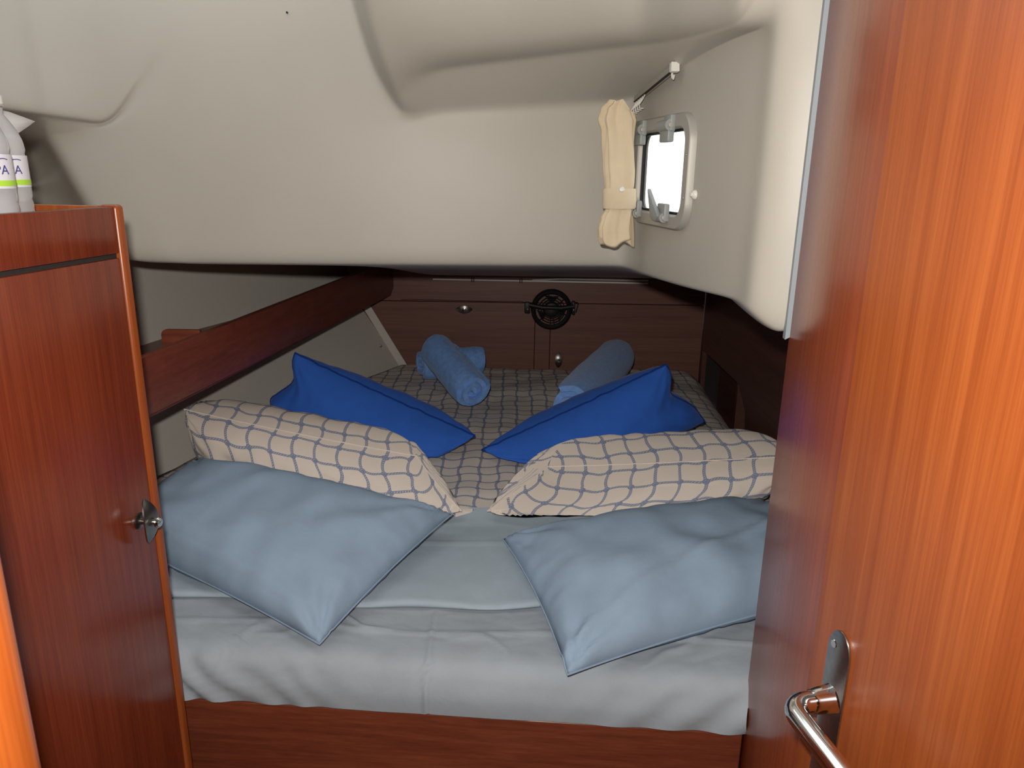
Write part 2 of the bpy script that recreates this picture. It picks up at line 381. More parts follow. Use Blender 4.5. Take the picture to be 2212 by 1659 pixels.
# portlight opening cut out of the sheet
uw = V((0.16, -1, 0)).normalized(); nw = V((-1, -0.16, 0)).normalized(); P0 = V((0.28, 1.85, EYE))
PC = P0 + uw*0.220 + V((0, 0, 0.008))
bm = bmesh.new(); bm.from_mesh(me2)
kill = []
for f in bm.faces:
    q = f.calc_center_median() - PC
    if abs(q.dot(nw)) < 0.09 and abs(q.dot(uw)) < 0.148 and abs(q.z) < 0.09: kill.append(f)
bmesh.ops.delete(bm, geom=kill, context='FACES'); bmesh.ops.recalc_face_normals(bm, faces=bm.faces)
bm.to_mesh(me2); bm.free()
for p in me2.polygons: p.use_smooth = True
struct(hd, 'white moulded headliner wrapping over the berth with a soffit and rounded lower lip')
hole = at(620, 27, YM(-0.5)-0.002)
lathe('screw_hole', hole + V((0, 0.002, 0)), (0, -1, 0), [(0, 0.0035), (0.0022, 0.0035), (0.0022, 0)], black_gap, hd, 12)

# ---- hull side on the left: a lofted liner, wider at shelf height
hy = [(1.15, -1.13, -1.24, -1.34), (1.5, -1.09, -1.22, -1.33), (1.9, -1.045, -1.18, -1.29), (2.3, -0.945, -1.10, -1.2), (2.7, -0.79, -0.97, -1.06), (3.0, -0.655, -0.86, -0.95), (3.32, -0.485, -0.72, -0.80)]
hv, hf, hz = [], [], [-1.5, -1.02, -0.88, -0.72, -0.55, -0.40, -0.28, -0.15, -0.056]
for y, a, b_, c_ in hy:
    for z in hz:
        t = (max(z, -1.02) + 0.88)/0.36
        x = a + (b_-a)*t if t < 1 else b_ + (c_-b_)*(t-1)/1.3
        hv.append(E3(x, y, z))
n = len(hz)
hf = [(i*n+j, (i+1)*n+j, (i+1)*n+j+1, i*n+j+1) for i in range(len(hy)-1) for j in range(n-1)]
struct(mk('wall_left', hv, hf, liner), 'grey-white hull liner beside the berth on the left')
uv_, uf_ = [], []
for y, a, b_, c_ in hy[:4]:
    for k_, z in enumerate((-0.05, -0.03, 0.1, 0.3, TOPZ)): uv_.append(E3(c_+0.035 - 0.02*(k_ == 0), y, z))
uf_ = [(i*5+j, (i+1)*5+j, (i+1)*5+j+1, i*5+j+1) for i in range(3) for j in range(4)]
struct(mk('wall_upper_left', uv_, uf_, gel), 'white cabin side panel above the hull liner on the left')
tube('trim_gap', [E3(c_+0.03, y, -0.054) for y, a, b_, c_ in hy[:4]], 0.004, black_gap)['kind'] = 'structure'

# ---- aft bulkhead, built of veneered panels with fine joints
wa = struct(box('wall_aft', E3(-0.95, 3.325, -1.5), (1.95, 0, 0), (0, 0.03, 0), (0, 0, 1.19), black_gap), 'dark wooden bulkhead closing the far end of the berth')
def apanel(x0, x1, z0, z1, name='panel'):
    return box(name, E3(x0, 3.30, z0), (x1-x0, 0, 0), (0, 0.0245, 0), (0, 0, z1-z0), wood_aft, wa, 0.0015, 1)
zj = -0.556
apanel(-0.94, 0.86, zj+0.0012, -0.32)
apanel(-0.94, 0.0985, -1.04, zj-0.0012)
apanel(0.1005, 0.1685, -1.04, zj-0.0012)
apanel(0.1705, 0.86, -1.04, zj-0.0012)

# ---- right side of the berth: dark partition with a chamfered locker opening
ws = empty('wall_right_aft', E3(0.86, 1.15, -1.05), 'dark wooden side wall right of the berth with a chamfered locker opening', None, None, 'structure')
SX = 0.862
op = [(3.27, -0.755), (2.72, -0.755), (2.61, -0.83), (2.56, -1.0), (3.27, -1.0)]       # opening outline (y, z)
def sidepoly(pts): return [E3(SX, y, z) for y, z in pts]
prism('side_panel', sidepoly([(1.17, -1.5), (3.30, -1.5), (3.30, -1.02), (2.555, -1.02), (2.56, -1.0), (2.61, -0.83), (2.72, -0.755), (3.27, -0.755), (3.30, -0.755), (3.30, -0.382), (1.9, -0.17), (1.17, -0.15)]), (0.02, 0, 0), wood_side, ws)
prism('side_post', sidepoly([(3.27, -1.02), (3.30, -1.02), (3.30, -0.757), (3.27, -0.757)]), (0.02, 0, 0), wood_side, ws)
box('locker_back', E3(SX+0.10, 2.4, -1.05), (0.01, 0, 0), (0, 0.925, 0), (0, 0, 0.4), wood_side, ws)
box('locker_top', E3(SX+0.02, 2.4, -0.70), (0.08, 0, 0), (0, 0.9, 0), (0, 0, 0.02), wood_side, ws)
box('locker_end', E3(SX+0.02, 2.4, -1.05), (0.08, 0, 0), (0, 0.015, 0), (0, 0, 0.35), wood_side, ws)
box('locker_floor', E3(SX+0.02, 2.4, -1.05), (0.08, 0, 0), (0, 0.9, 0), (0, 0, 0.015), wood_side, ws)
struct(prism('ceiling_berth_side', [E3(0.44, 1.17, -0.16), E3(0.44, 1.9, -0.18), E3(0.44, 3.33, -0.39), E3(0.44, 3.33, -0.375), E3(0.44, 1.9, -0.165), E3(0.44, 1.17, -0.145)], (0.53, 0, 0), gel), 'low overhead above the right side of the berth')
box('locker_divider', E3(SX+0.02, 2.78, -1.05), (0.08, 0, 0), (0, 0.018, 0), (0, 0, 0.29), wood_side, ws)

# ---- polished partition at right of the berth opening
dP = V((0.139, 0.990, 0)); nP = V((-0.990, 0.139, 0)); pe = E3(0.436, 1.15, 0)
wr_ = struct(box('wall_right', pe + V((0, 0, -1.5)), -dP*0.36, -nP*0.035, (0, 0, 2.1), wood_panel, None, 0.006, 3), 'polished wooden partition right of the berth opening')
lathe('plug_cap', at(1672, 1352, 1.045) , nP, [(0, 0.0025), (0.010, 0.0025), (0.0118, 0.001), (0.012, -0.02)], wood_panel, wr_, 28)
g0 = pe + nP*0.0 + V((-0.004, 0.0, 0))
prism('trim_1', [g0 + V((-0.003, -0.006, -0.245)), g0 + V((0.0055, -0.012, -0.238)), g0 + V((0.0055, -0.012, 0.6)), g0 + V((-0.003, -0.006, 0.6))], (0.002, 0.016, 0), gasket)['kind'] = 'structure'
# ---- board under the berth
bl, br = E3(-0.66, 1.198, -0.974), E3(0.430, 1.124, -0.974)
struct(box('trim_2', bl + V((0, 0, -0.526)), br-bl, (0.0015, 0.022, 0), (0, 0, 0.526), wood_x, None, 0.004, 3), 'reddish wooden front board below the mattress')
# ---- batten between hull liner and bulkhead
b0, b1 = at(862, 790, 3.285), at(775, 650, 3.285)
bt = prism('trim_3', [b0, b0 + V((0.035, 0.012, 0)), b1 + V((0.035, 0.012, 0)), b1], (0, 0.014, 0), liner); struct(bt, 'pale slanting batten where hull liner meets bulkhead')
lathe('screw_head', at(822, 746, 3.13), (0.6, -1, 0.2), [(0, 0.004), (0.004, 0.003), (0.006, 0)], alu, bt, 12)

# ---- room shell around and behind the camera
struct(box('floor', E3(-1.4, -1.7, -1.52), (2.4, 0, 0), (0, 5.1, 0), (0, 0, 0.02), floor_m), 'cabin floor')
struct(box('wall_back', E3(-1.4, -1.7, -1.5), (2.4, 0, 0), (0, 0.03, 0), (0, 0, 2.1), wood_z), 'wooden wall behind the camera')
struct(box('wall_left_near', E3(-1.4, -1.67, -1.5), (0.03, 0, 0), (0, 2.8, 0), (0, 0, 2.1), liner), 'white side wall near the entrance')
struct(box('wall_right_near', E3(0.97, -1.67, -1.5), (0.03, 0, 0), (0, 2.9, 0), (0, 0, 2.1), liner), 'white wall behind the open door')
bm = bmesh.new()
for x0, x1, y0, y1 in ((-1.4, 1.0, -1.7, -1.15), (-1.4, 1.0, -0.45, 1.32), (-1.4, -0.45, -1.15, -0.45), (0.35, 1.0, -1.15, -0.45)):  # slabs leave an invented hatch opening, added so daylight fills the near cabin
    bm_box(bm, E3(x0, y0, 0.57), (x1-x0, 0, 0), (0, y1-y0, 0), (0, 0, 0.03))
struct(mkbm('ceiling_near', bm, gel, None, False), 'white overhead with an added unseen opening behind the camera letting in fill daylight')
# near door post at far left
pp = []
for i in range(9):
    a = R(-90 + 22.5*i*1.0); pp.append(E3(-0.375 + 0.024*math.cos(a), 0.45 + 0.024*math.sin(a), -1.5))
pp += [E3(-0.46, 0.474, -1.5), E3(-0.46, 0.426, -1.5)]
struct(prism('trim_4', pp, (0, 0, 1.36), wood_post), 'rounded orange wooden door post close by at lower left')

# ================================================================== WARDROBE
dW = V((-0.124, -0.992, 0)); nW = V((0.992, -0.124, 0)); W0 = E3(-0.597, 1.148, 0)   # far corner, toward camera, outwards
wd = empty('wardrobe', W0 - nW*0.2 + V((0, 0, -1.5)), 'reddish wooden wardrobe with a tray top at left of the berth', 'wardrobe')
def wz(z): return V((0, 0, z))
box('carcass', W0 + dW*0.016 - nW*0.018 + wz(-1.498), dW*0.6, -nW*0.42, wz(1.39), wood_z, wd)
box('tray_front', W0 + dW*0.013 + wz(-0.1245), dW*0.6, -nW*0.016, wz(0.0685), wood_z, wd, 0.002)
box('slot', W0 + dW*0.013 - nW*0.006 + wz(-0.132), dW*0.6, -nW*0.01, wz(0.008), black_gap, wd)
dr = box('door', W0 + dW*0.0145 + wz(-1.42), dW*0.6, -nW*0.016, wz(1.2885), wood_z, wd, 0.002)
box('plinth', W0 + dW*0.014 - nW*0.012 + wz(-1.498), dW*0.6, -nW*0.012, wz(0.076), wood_z, wd)
box('corner_post', W0 + nW*0.003 + dW*0.0135 + wz(-1.498), -dW*0.020, -nW*0.03, wz(1.445), wood_door, wd, 0.006, 4)
box('tray_rail', W0 - nW*0.028 - wz(0.108) + dW*0.001, dW*0.012, -nW*0.40, wz(0.053), wood_door, wd, 0.003)
box('tray_rail', W0 - nW*0.425 - wz(0.108), dW*0.6, nW*0.012, wz(0.053), wood_door, wd, 0.003)

# ---- leaf shaped pull latches (on the wardrobe and on the aft lockers)
def latch(c, along, out, parent, L=0.074, Wd=0.033):
    c, along, out = V(c), V(along).normalized(), V(out).normalized(); side = along.cross(out).normalized()
    rose = lathe('latch_rose', c, out, [(0, 0.004), (0.011, 0.004), (0.014, 0.002), (0.014, 0)], nickel, parent, 24)
    lathe('latch_stem', c, out, [(0.0, 0), (0.006, 0.0), (0.005, 0.022), (0, 0.022)], nickel, parent, 16)
    N = 17; top, bot = [], []
    vs_, fs_ = [], []
    for lay, dz in ((0, 0.0), (1, 0.0024)):
        for i in range(N):
            t = -1 + 2*i/(N-1); hw = Wd/2*(1 - t*t)**0.8 + 0.0008
            for s in (-1, -0.5, 0, 0.5, 1):
                vs_.append(c + along*(t*L/2) + side*(s*hw) + out*(0.024 + dz - 0.013*t*t - 0.003*(s*s)*(1-t*t)))
    K = 5*N
    for i in range(N-1):
        for j in range(4):
            a = i*5+j; fs_ += [(a, a+1, a+6, a+5), (K+a, K+a+5, K+a+6, K+a+1)]
        for j in (0, 4): fs_.append((i*5+j, (i+1)*5+j, K+(i+1)*5+j, K+i*5+j))
    for i in (0, N-1):
        for j in range(4): fs_.append((i*5+j, K+i*5+j, K+i*5+j+1, i*5+j+1))
    bm = bmesh.new(); bv = [bm.verts.new(v) for v in vs_]
    for f in fs_: bm.faces.new([bv[i] for i in f])
    mkbm('latch_leaf', bm, nickel, parent, True, 50)
    lathe('latch_button', c + out*0.024, out, [(0.0045, 0), (0.0045, 0.006), (0.0085, 0.007), (0.009, 0.010), (0.007, 0.013), (0, 0.0145)], chrome, parent, 20)
latch(W0 + dW*0.052 + wz(-0.552), (0, 0, 1), nW, wd, 0.078, 0.036)
def wall_latch(px, py, along, label):
    c = at(px, py, 3.2995); e = empty('locker_latch', c, label, 'latch', 'bulkhead locker latches'); latch(c, along, (0, -1, 0), e); return e
wall_latch(1003, 667, (1, 0, 0), 'leaf-shaped metal latch lying level left of the black fan')
wall_latch(1206, 776, (0, 0, 1), 'leaf-shaped metal latch standing upright below the black fan')

# ================================================================== SHELF RAIL
r0, r1 = E3(-0.80, 1.42, -0.388), E3(-0.535, 3.297, -0.372)
ra = (r1-r0); rn = V((ra.y, -ra.x, 0)).normalized()
sr = empty('shelf', E3(-0.7, 2.3, -0.53), 'dark red wooden shelf with a high fiddle rail along the hull side', 'shelf')
prism('fiddle_rail', [r0, r1, r1 - V((0, 0, 0.125)), r1 - V((0.004, 0.06, 0.15)), r0 - V((0, 0, 0.128))], -rn*0.02, wood_y, sr, 0.003)
sv = []
for y, a, b_, c_ in hy[1:]:
    t = (y-1.42)/(3.297-1.42); xr = r0.x + ra.x*t - 0.018
    hx = a + (b_-a)*((-0.515+0.88)/0.36); y2 = min(y, 3.297); xh = min(hx, xr-0.02)
    for z in (-0.515, -0.530): sv += [E3(xr, y2, z), E3(xh, y2, z)]
q = len(hy)-1
sf = []
for i in range(q-1):
    a, b_ = i*4, (i+1)*4
    sf += [(a, a+1, b_+1, b_), (a+2, b_+2, b_+3, a+3), (a, b_, b_+2, a+2), (a+1, a+3, b_+3, b_+1)]
sf += [(0, 2, 3, 1), ((q-1)*4, (q-1)*4+1, (q-1)*4+3, (q-1)*4+2)]
mk('shelf_board', sv, sf, wood_y, sr, False)
# short wooden end plate showing over the rail
e0 = at(346, 760, 1.80); e1 = at(346, 712, 1.80); e2 = V((-0.772, 1.80, 0))
pl_ = []
zt, xl = e1.z, e1.x
for i in range(7):
    a = R(180 - 15*i); pl_.append(V((xl + 0.014 + 0.014*math.cos(a), 1.80, zt - 0.014 + 0.014*math.sin(a))))
pl_ += [V((e2.x - 0.005, 1.80, zt)), V((e2.x - 0.005, 1.80, EYE-0.512)), V((xl, 1.80, EYE-0.512))]
tag(prism('end_plate', pl_, (0, 0.014, 0), wood_x, None, 0.002), 'short wooden plate with rounded corner standing behind the shelf rail', 'wood panel')

# ================================================================== BERTH
MZ = -0.87                                           # top of the mattress
def left_edge(y):
    h = None
    for (y0, a0, *_), (y1, a1, *_) in zip(hy, hy[1:]):
        if y0 <= y <= y1: h = a0 + (a1-a0)*(y-y0)/(y1-y0)
    if h is None: h = hy[-1][1] if y > 3 else hy[0][1]
    return max(h + 0.02, -0.66 - max(0, y-1.215)*2.2)
def right_edge(y):
    k = 0.418 + max(0, y-1.185)*2.5
    return min(k, 0.70 + 0.05*(y-1.2) if y < 2 else 0.74 + 0.06*(y-2.0))
def nz(x, y, z, s, seed=0): return noise.noise(V((x*s + seed*13.7, y*s - seed*5.1, z*s)))
def front_y(x): return 1.192 + (x + 0.612)*(-0.0686)
# mattress block (inside the bedding)
mo = [E3(-0.62, 1.235, -0.969), E3(0.40, 1.16, -0.969), E3(0.41, 1.24, -0.969), E3(0.66, 1.32, -0.969), E3(0.70, 2.0, -0.969), E3(0.76, 3.24, -0.969), E3(-0.42, 3.26, -0.969), E3(-0.90, 2.25, -0.969), E3(-1.0, 1.9, -0.969), E3(-1.03, 1.5, -0.969), E3(-0.75, 1.31, -0.969)]
tag(prism('mattress', mo, (0, 0, 0.085), sheet_m, None, 0.01), 'foam berth mattress wrapped inside the bed linen', 'mattress')
# fitted sheet
prof = [(0.0, -0.099), (-0.002, -0.085), (-0.003, -0.07), (-0.003, -0.055), (-0.002, -0.042), (0.002, -0.028), (0.009, -0.015), (0.02, -0.006), (0.034, -0.001), (0.055, 0.0)]
ys = [p for p in prof] + [(0.055 + 0.007*i, 0.0) for i in range(1, 50)] + [(0.398 + 0.04*i, 0.0) for i in range(1, 10)] + [(0.758 + 0.08*i, 0.0) for i in range(1, 17)]
NX = 300; fv, ff = [], []
for j, (dy, dz) in enumerate(ys):
    for i in range(NX+1):
        s = i/NX
        yb = 1.192 + dy; le, re = left_edge(yb), right_edge(yb); x = le + (re-le)*s
        fy = front_y(x) if dy < 0.2 else front_y(x) * max(0, 1-(dy-0.2)/0.6) + 1.192*min(1, (dy-0.2)/0.6)
        y = fy + dy; z = MZ + dz
        front = 1 if dy < 0.06 else max(0, 1-(dy-0.06)/0.25)
        # gathered folds in the two front corners
        dl = (x + 0.60); drr = (0.42 - x); k = -dz
        if dl < 0.36:
            wv = math.sin((dl*1.05 - k*1.3)*75 + 1.0*math.sin(dl*30))*max(0, 1-dl/0.36)*min(1, k/0.02 + 0.12*front); y -= 0.005*wv*front; z += 0.002*wv*(dz > -0.02)
        if drr < 0.34:
            wv = math.sin((drr*1.0 + (0.1-k)*1.1)*62)*max(0, 1-drr/0.34)*min(1, k/0.03 + 0.10*front); y -= 0.004*wv*front
        if dz < -0.04 : y += 0.003*nz(x, 0, dz, 9, 1)
        if dz < -0.05: y -= 0.003
        # long ironing creases
        z += 0.0045*math.exp(-((x + 0.148 + 0.02*(dy))/0.005)**2)
        y -= 0.005*front*math.exp(-((x + 0.150)/0.005)**2)*(dz < -0.005)
        cy = 1.27 - 0.04*(x) + 0.01*math.sin(x*9)
        z += 0.004*math.exp(-((y-cy)/0.005)**2)
        for cx0, cy0, ca, cl in ((-0.42, 1.28, 0.5, 0.07), (-0.30, 1.30, -0.3, 0.09), (0.20, 1.21, 0.75, 0.08), (0.33, 1.24, 0.9, 0.07), (0.36, 1.27, 0.2, 0.08), (-0.05, 1.24, -0.5, 0.06), (-0.5, 1.25, 1.0, 0.06)):
            ux, uy = (x-cx0)*math.cos(ca) + (y-cy0)*math.sin(ca), -(x-cx0)*math.sin(ca) + (y-cy0)*math.cos(ca) + 0.015*math.sin(x*40)
            z += 0.0045*math.exp(-(ux/cl)**2 - (uy/0.006)**2)
        z += (0.006*nz(x, y, 0, 5, 2) + 0.003*nz(x, y, 0, 14, 3) + 0.0022*abs(nz(x*1.0, y*2.2, 0, 16, 4)))*min(1, max(0, (dz+0.099)/0.06))
        fv.append(E3(x, y, min(z, MZ + (0.014 if y < 1.33 else 0.0)) if dz > -0.03 else z))
ff = [(j*(NX+1)+i, j*(NX+1)+i+1, (j+1)*(NX+1)+i+1, (j+1)*(NX+1)+i) for j in range(len(ys)-1) for i in range(NX)]
tag(mk('fitted_sheet', fv, ff, sheet_m), 'pale blue fitted sheet stretched over the mattress front', 'sheet')
# quilt with printed rope net
qv, qf, quv = [], [], []
QX, QY = 90, 70
for j in range(QY+1):
    y = 1.745 + (3.285-1.745)*j/QY
    le = left_edge(y) + 0.01; re = right_edge(y) + 0.055
    for i in range(QX+1):
        s = i/QX; x = le + (re-le)*s; d = re - x
        z = MZ + 0.030 + 0.010*nz(x, y, 0, 5, 8) + 0.005*nz(x, y, 0, 12, 9)
        z += 0.012*math.sin((y)*9 + x*2)*0.35
        if d < 0.12: z -= 0.13*(1 - math.sqrt(max(0, 1-(1-d/0.12)**2)))
        dyf = y-1.745
        if dyf < 0.03: z -= 0.018*(1 - math.sqrt(max(0, 1-(1-dyf/0.03)**2)))
        if y > 3.22: z -= 0.02*((y-3.22)/0.065)**2
        yo = y + 0.012*math.sin(x*14)*(j == 0)
        qv.append(E3(x, yo, z)); quv.append((x + 0.027, y*1.0))
qf = [(j*(QX+1)+i, j*(QX+1)+i+1, (j+1)*(QX+1)+i+1, (j+1)*(QX+1)+i) for j in range(QY) for i in range(QX)]
qo = tag(mk('quilt', qv, qf, net_q, None, True, quv), 'white quilt printed with a grey-blue rope net over the far berth', 'quilt')
so = qo.modifiers.new('thick', 'SOLIDIFY'); so.thickness = 0.018; so.offset = -1
# turned-down sheet
tv, tf = [], []
TX, TY = 90, 44
for lay in (0, 1):
    for j in range(TY+1):
        t = j/TY
        for i in range(TX+1):
            s = i/TX
            y0 = 1.352 - 0.035*(s-0.55) + 0.012*math.sin(s*11) + 0.006*math.sin(s*31)
            y = y0 + (1.775-y0)*t
            x = left_edge(y) + 0.01 + (min(right_edge(y), 0.72) - left_edge(y) - 0.02)*s
            lift = 0.012 + 0.020*max(0, (t-0.82)/0.18)**1.5
            if lay == 0:
                z = MZ + lift + 0.006*nz(x, y, 0, 6, 21) + 0.003*abs(nz(x*2, y, 0, 9, 22)) + 0.004*math.exp(-((t-0.62)/0.012)**2)
                if j == 0: z -= 0.004
            else: z = MZ + lift - 0.009
            tv.append(E3(x, y, z))
S = (TX+1)*(TY+1)
for j in range(TY):
    for i in range(TX):
        a = j*(TX+1)+i; tf.append((a, a+1, a+TX+2, a+TX+1)); tf.append((S+a, S+a+TX+1, S+a+TX+2, S+a+1))
for i in range(TX): tf.append((i, S+i, S+i+1, i+1))
tag(mk('flat_sheet', tv, tf, turn_m), 'pale aqua flat sheet turned down over the quilt edge', 'sheet')

# ------------------------------------------------------------------ pillows
def pillow(name, c, Tf, Tb, mat, label, cat, group, seed, pinch=(0.05, 0.06), p=2.6, q=0.55, wr=0.006, seam_mat=None, seam_r=0.002, edge=None, ridges=(), nu=64, nv=44, floor=None, stretch=3.0, nrm=None, jag=0.0, pu=None):
    TL, TR, BR, BL = [V(k) for k in c]
    n = nrm or ((TR+BR-TL-BL).cross(TL+TR-BL-BR)).normalized()
    if n.dot(V((0, 0, EYE)) - (TL+TR+BR+BL)/4) < 0: n = -n
    lu = ((TR-TL).length + (BR-BL).length)/2; lv = ((TL-BL).length + (TR-BR).length)/2
    def base(u, v):
        uu = u*(1 - pinch[0]*(1-v*v)); vv = v*(1 - pinch[1]*(1-u*u))
        if edge: du, dv = edge(u, v); uu += du; vv += dv
        a, b_ = (uu+1)/2, (vv+1)/2
        return (TL*(1-a) + TR*a)*(1-b_) + (BL*(1-a) + BR*a)*b_
    def th(u, v):
        k = p if pu is None else (pu[0] if u < 0 else pu[1])
        return max(0, (1-abs(u)**k)*(1-abs(v)**p))**q
    vs_, uvs, idx = [], [], {}
    fs_ = []
    for lay in (0, 1):
        for j in range(nv+1):
            for i in range(nu+1):
                u, v = -1+2*i/nu, -1+2*j/nv
                # finer steps near the rim
                u = math.sin(u*math.pi/2)*0.5 + u*0.5; v = math.sin(v*math.pi/2)*0.5 + v*0.5
                rim = i in (0, nu) or j in (0, nv)
                if lay == 1 and rim: idx[(1, i, j)] = idx[(0, i, j)]; continue
                t = th(u, v); P = base(u, v)
                k = (1 - t)**1.2
                mixw = abs(u)/(abs(u) + abs(v) + 0.05)
                nA = noise.noise(V((u*stretch*3.2 + seed, v*3.8, 3.0*lay + seed))); nB = noise.noise(V((u*3.8 + seed, v*stretch*3.2, 3.0*lay + seed + 9)))
                w_ = wr*(noise.noise(V((u*2.2*lu/lv + seed*3.1, v*2.2, lay*7.0 + seed))) + 0.9*k*(nA*(1-mixw) + nB*mixw))
                for cu_, cv_ in ((-1, -1), (1, -1), (1, 1), (-1, 1)):
                    dx_, dy_ = (u-cu_)*lu, (v-cv_)*lv; d_ = math.hypot(dx_, dy_); an = math.atan2(dy_, dx_)
                    w_ += 0.7*wr*math.sin(an*11 + seed*2.3 + cu_)*math.exp(-d_/0.22)
                w_ *= min(1, t*4)
                for ax, val, wd_, amp in ridges:
                    if lay == 0: w_ += amp*math.exp(-(((u if ax == 'u' else v) - val(v if ax == 'u' else u))/wd_)**2)
                if rim and jag: P = P + n*jag*noise.noise(V((u*9+seed, v*9, 1.0)))
                P = P + n*((Tf if lay == 0 else -Tb)*t + (w_ if lay == 0 else -w_))
                if floor is not None and P.z < floor: P.z = floor
                idx[(lay, i, j)] = len(vs_); vs_.append(P)
                su = u + (0.10*(1-t)*math.copysign(1, u)); sv_ = v + (0.25*(1-t)*math.copysign(1, v))
                uvs.append((su*lu*0.55 + seed*0.021, sv_*lv*0.72 + seed*0.013))
    # print follows the cloth: true lengths measured over the front and round the seam onto the back
    jm, im = nv//2, nu//2
    for i in range(nu+1):
        run = {}
        for sg in (-1, 1):
            d_, prev = 0.0, vs_[idx[(0, i, jm)]]
            for j in range(jm, -1 if sg < 0 else nv+1, sg):
                c_ = vs_[idx[(0, i, j)]]; d_ += (c_-prev).length; prev = c_; uvs[idx[(0, i, j)]] = (0, sg*d_)
            rng = range(1, jm) if sg < 0 else range(nv-1, jm-1, -1)
            for j in rng:
                if i in (0, nu): continue
                c_ = vs_[idx[(1, i, j)]]; d_ += (c_-prev).length; prev = c_; uvs[idx[(1, i, j)]] = (0, sg*d_)
    for lay in (0, 1):
        for j in range(nv+1):
            for sg in (-1, 1):
                d_, prev = 0.0, vs_[idx[(lay, im, j)]]
                for i in range(im, -1 if sg < 0 else nu+1, sg):
                    k_ = idx[(lay, i, j)]; c_ = vs_[k_]; d_ += (c_-prev).length; prev = c_
                    if lay == 0 or (i not in (0, nu) and j not in (0, nv)): uvs[k_] = (sg*d_ + seed*0.021, uvs[k_][1])
    for lay in (0, 1):
        for j in range(nv):
            for i in range(nu):
                a = [idx[(lay, i, j)], idx[(lay, i+1, j)], idx[(lay, i+1, j+1)], idx[(lay, i, j+1)]]
                fs_.append(a if lay == 0 else a[::-1])
    cen = (TL+TR+BR+BL)/4; cen.z = min(v.z for v in vs_)
    e = empty(name, cen, label, cat, group)
    mk('cover', vs_, fs_, mat, e, True, uvs)
    rimp = [vs_[idx[(0, i, 0)]] for i in range(nu)] + [vs_[idx[(0, nu, j)]] for j in range(nv)] + [vs_[idx[(0, i, nv)]] for i in range(nu, 0, -1)] + [vs_[idx[(0, 0, j)]] for j in range(nv, 0, -1)]
    if seam_mat: tube('seam', rimp, seam_r, seam_mat, e, 6, True)
    return e
FZ = EYE + MZ + 0.02
zq = EYE + MZ
# light blue, lying flat in front
pillow('pillow', [at(425, 996, 1.80), zat(978, 1110, zq+0.075), zat(690, 1392, zq+0.02), V((-0.97, 1.58, zq+0.04))], 0.09, 0.05, case_m,
       'light blue pillow lying at front left against the wardrobe', 'pillow', 'light blue pillows', 1, (0.03, 0.05), 3.2, 0.52, 0.011, case_m, 0.0018, floor=FZ,
       ridges=[('u', lambda v: -0.18 - 0.10*v*v, 0.012, 0.0022), ('v', lambda u: 0.86 + 0.0*u, 0.012, 0.003)])
pillow('pillow', [zat(1086, 1164, zq+0.05), V((0.66, 1.75, zq+0.065)), V((0.74, 1.38, zq+0.045)), zat(1226, 1458, zq+0.022)], 0.095, 0.05, case_m,
       'light blue pillow lying at front right against the polished partition', 'pillow', 'light blue pillows', 2, (0.04, 0.06), 3.2, 0.52, 0.013, case_m, 0.0018, floor=FZ,
       ridges=[('v', lambda u: 0.80 - 0.04*math.sin(u*3), 0.012, 0.003), ('v', lambda u: 0.40 - 0.45*u, 0.05, 0.007)])
# rope-net pillows standing behind them
QZ = EYE + MZ + 0.045
pillow('pillow', [at(398, 884, 1.95), at(900, 985, 1.88), zat(998, 1104, QZ), V((-0.88, 1.98, QZ))], 0.09, 0.15, net_m,
       'rope-net printed pillow standing on the left behind the light blue one', 'pillow', 'rope-net pillows', 3, (0.02, 0.06), 3.0, 0.5, 0.009, net_m, 0.002, nrm=V((0.0, -1, -0.34)).normalized(), pu=(9, 4.5), floor=QZ-0.005, ridges=[('v', lambda u: -0.8, 0.02, 0.004)])
pillow('pillow', [at(1180, 1008, 1.89), at(1725, 985, 1.80), V((0.68, 1.87, QZ)), zat(1052, 1104, QZ)], 0.09, 0.17, net_m,
       'rope-net printed pillow standing on the right behind the light blue one', 'pillow', 'rope-net pillows', 4, (0.02, 0.05), 3.0, 0.5, 0.009, net_m, 0.002, nrm=V((0.0, -1, -0.38)).normalized(), pu=(4.5, 9), floor=QZ-0.005, ridges=[('v', lambda u: -0.78, 0.02, 0.004)])
# royal blue cushions
def edL(u, v):
    k = max(0, (-u-0.5)/0.5)
    return (k*(0.10*math.exp(-((v+0.45)/0.28)**2) - 0.05*math.exp(-((v-0.05)/0.14)**2)), 0)
def edR(u, v):
    k = max(0, (u-0.5)/0.5)
    return (-k*0.14*math.exp(-((v+0.15)/0.4)**2), 0)
pillow('cushion', [at(637, 762, 2.24), at(1026, 941, 2.16), V((-0.21, 2.12, QZ)), V((-0.80, 2.20, QZ))], 0.10, 0.12, royal_m,
       'royal blue cushion leaning on the left behind the net pillow', 'cushion', 'royal blue cushions', 5, (0.0, 0.04), 2.6, 0.55, 0.006, royal_dk, 0.0032, edge=edL, nrm=V((-0.1, -1, -0.38)).normalized(), floor=QZ-0.005, jag=0.006)
pillow('cushion', [at(1041, 972, 2.10), at(1439, 787, 2.2), at(1522, 911, 2.26), V((0.10, 2.06, QZ))], 0.10, 0.12, royal_m,
       'royal blue cushion leaning on the right behind the net pillow', 'cushion', 'royal blue cushions', 6, (0.0, 0.04), 2.6, 0.55, 0.006, royal_dk, 0.0032, edge=edR, nrm=V((0.1, -1, -0.38)).normalized(), floor=QZ-0.005, jag=0.006)

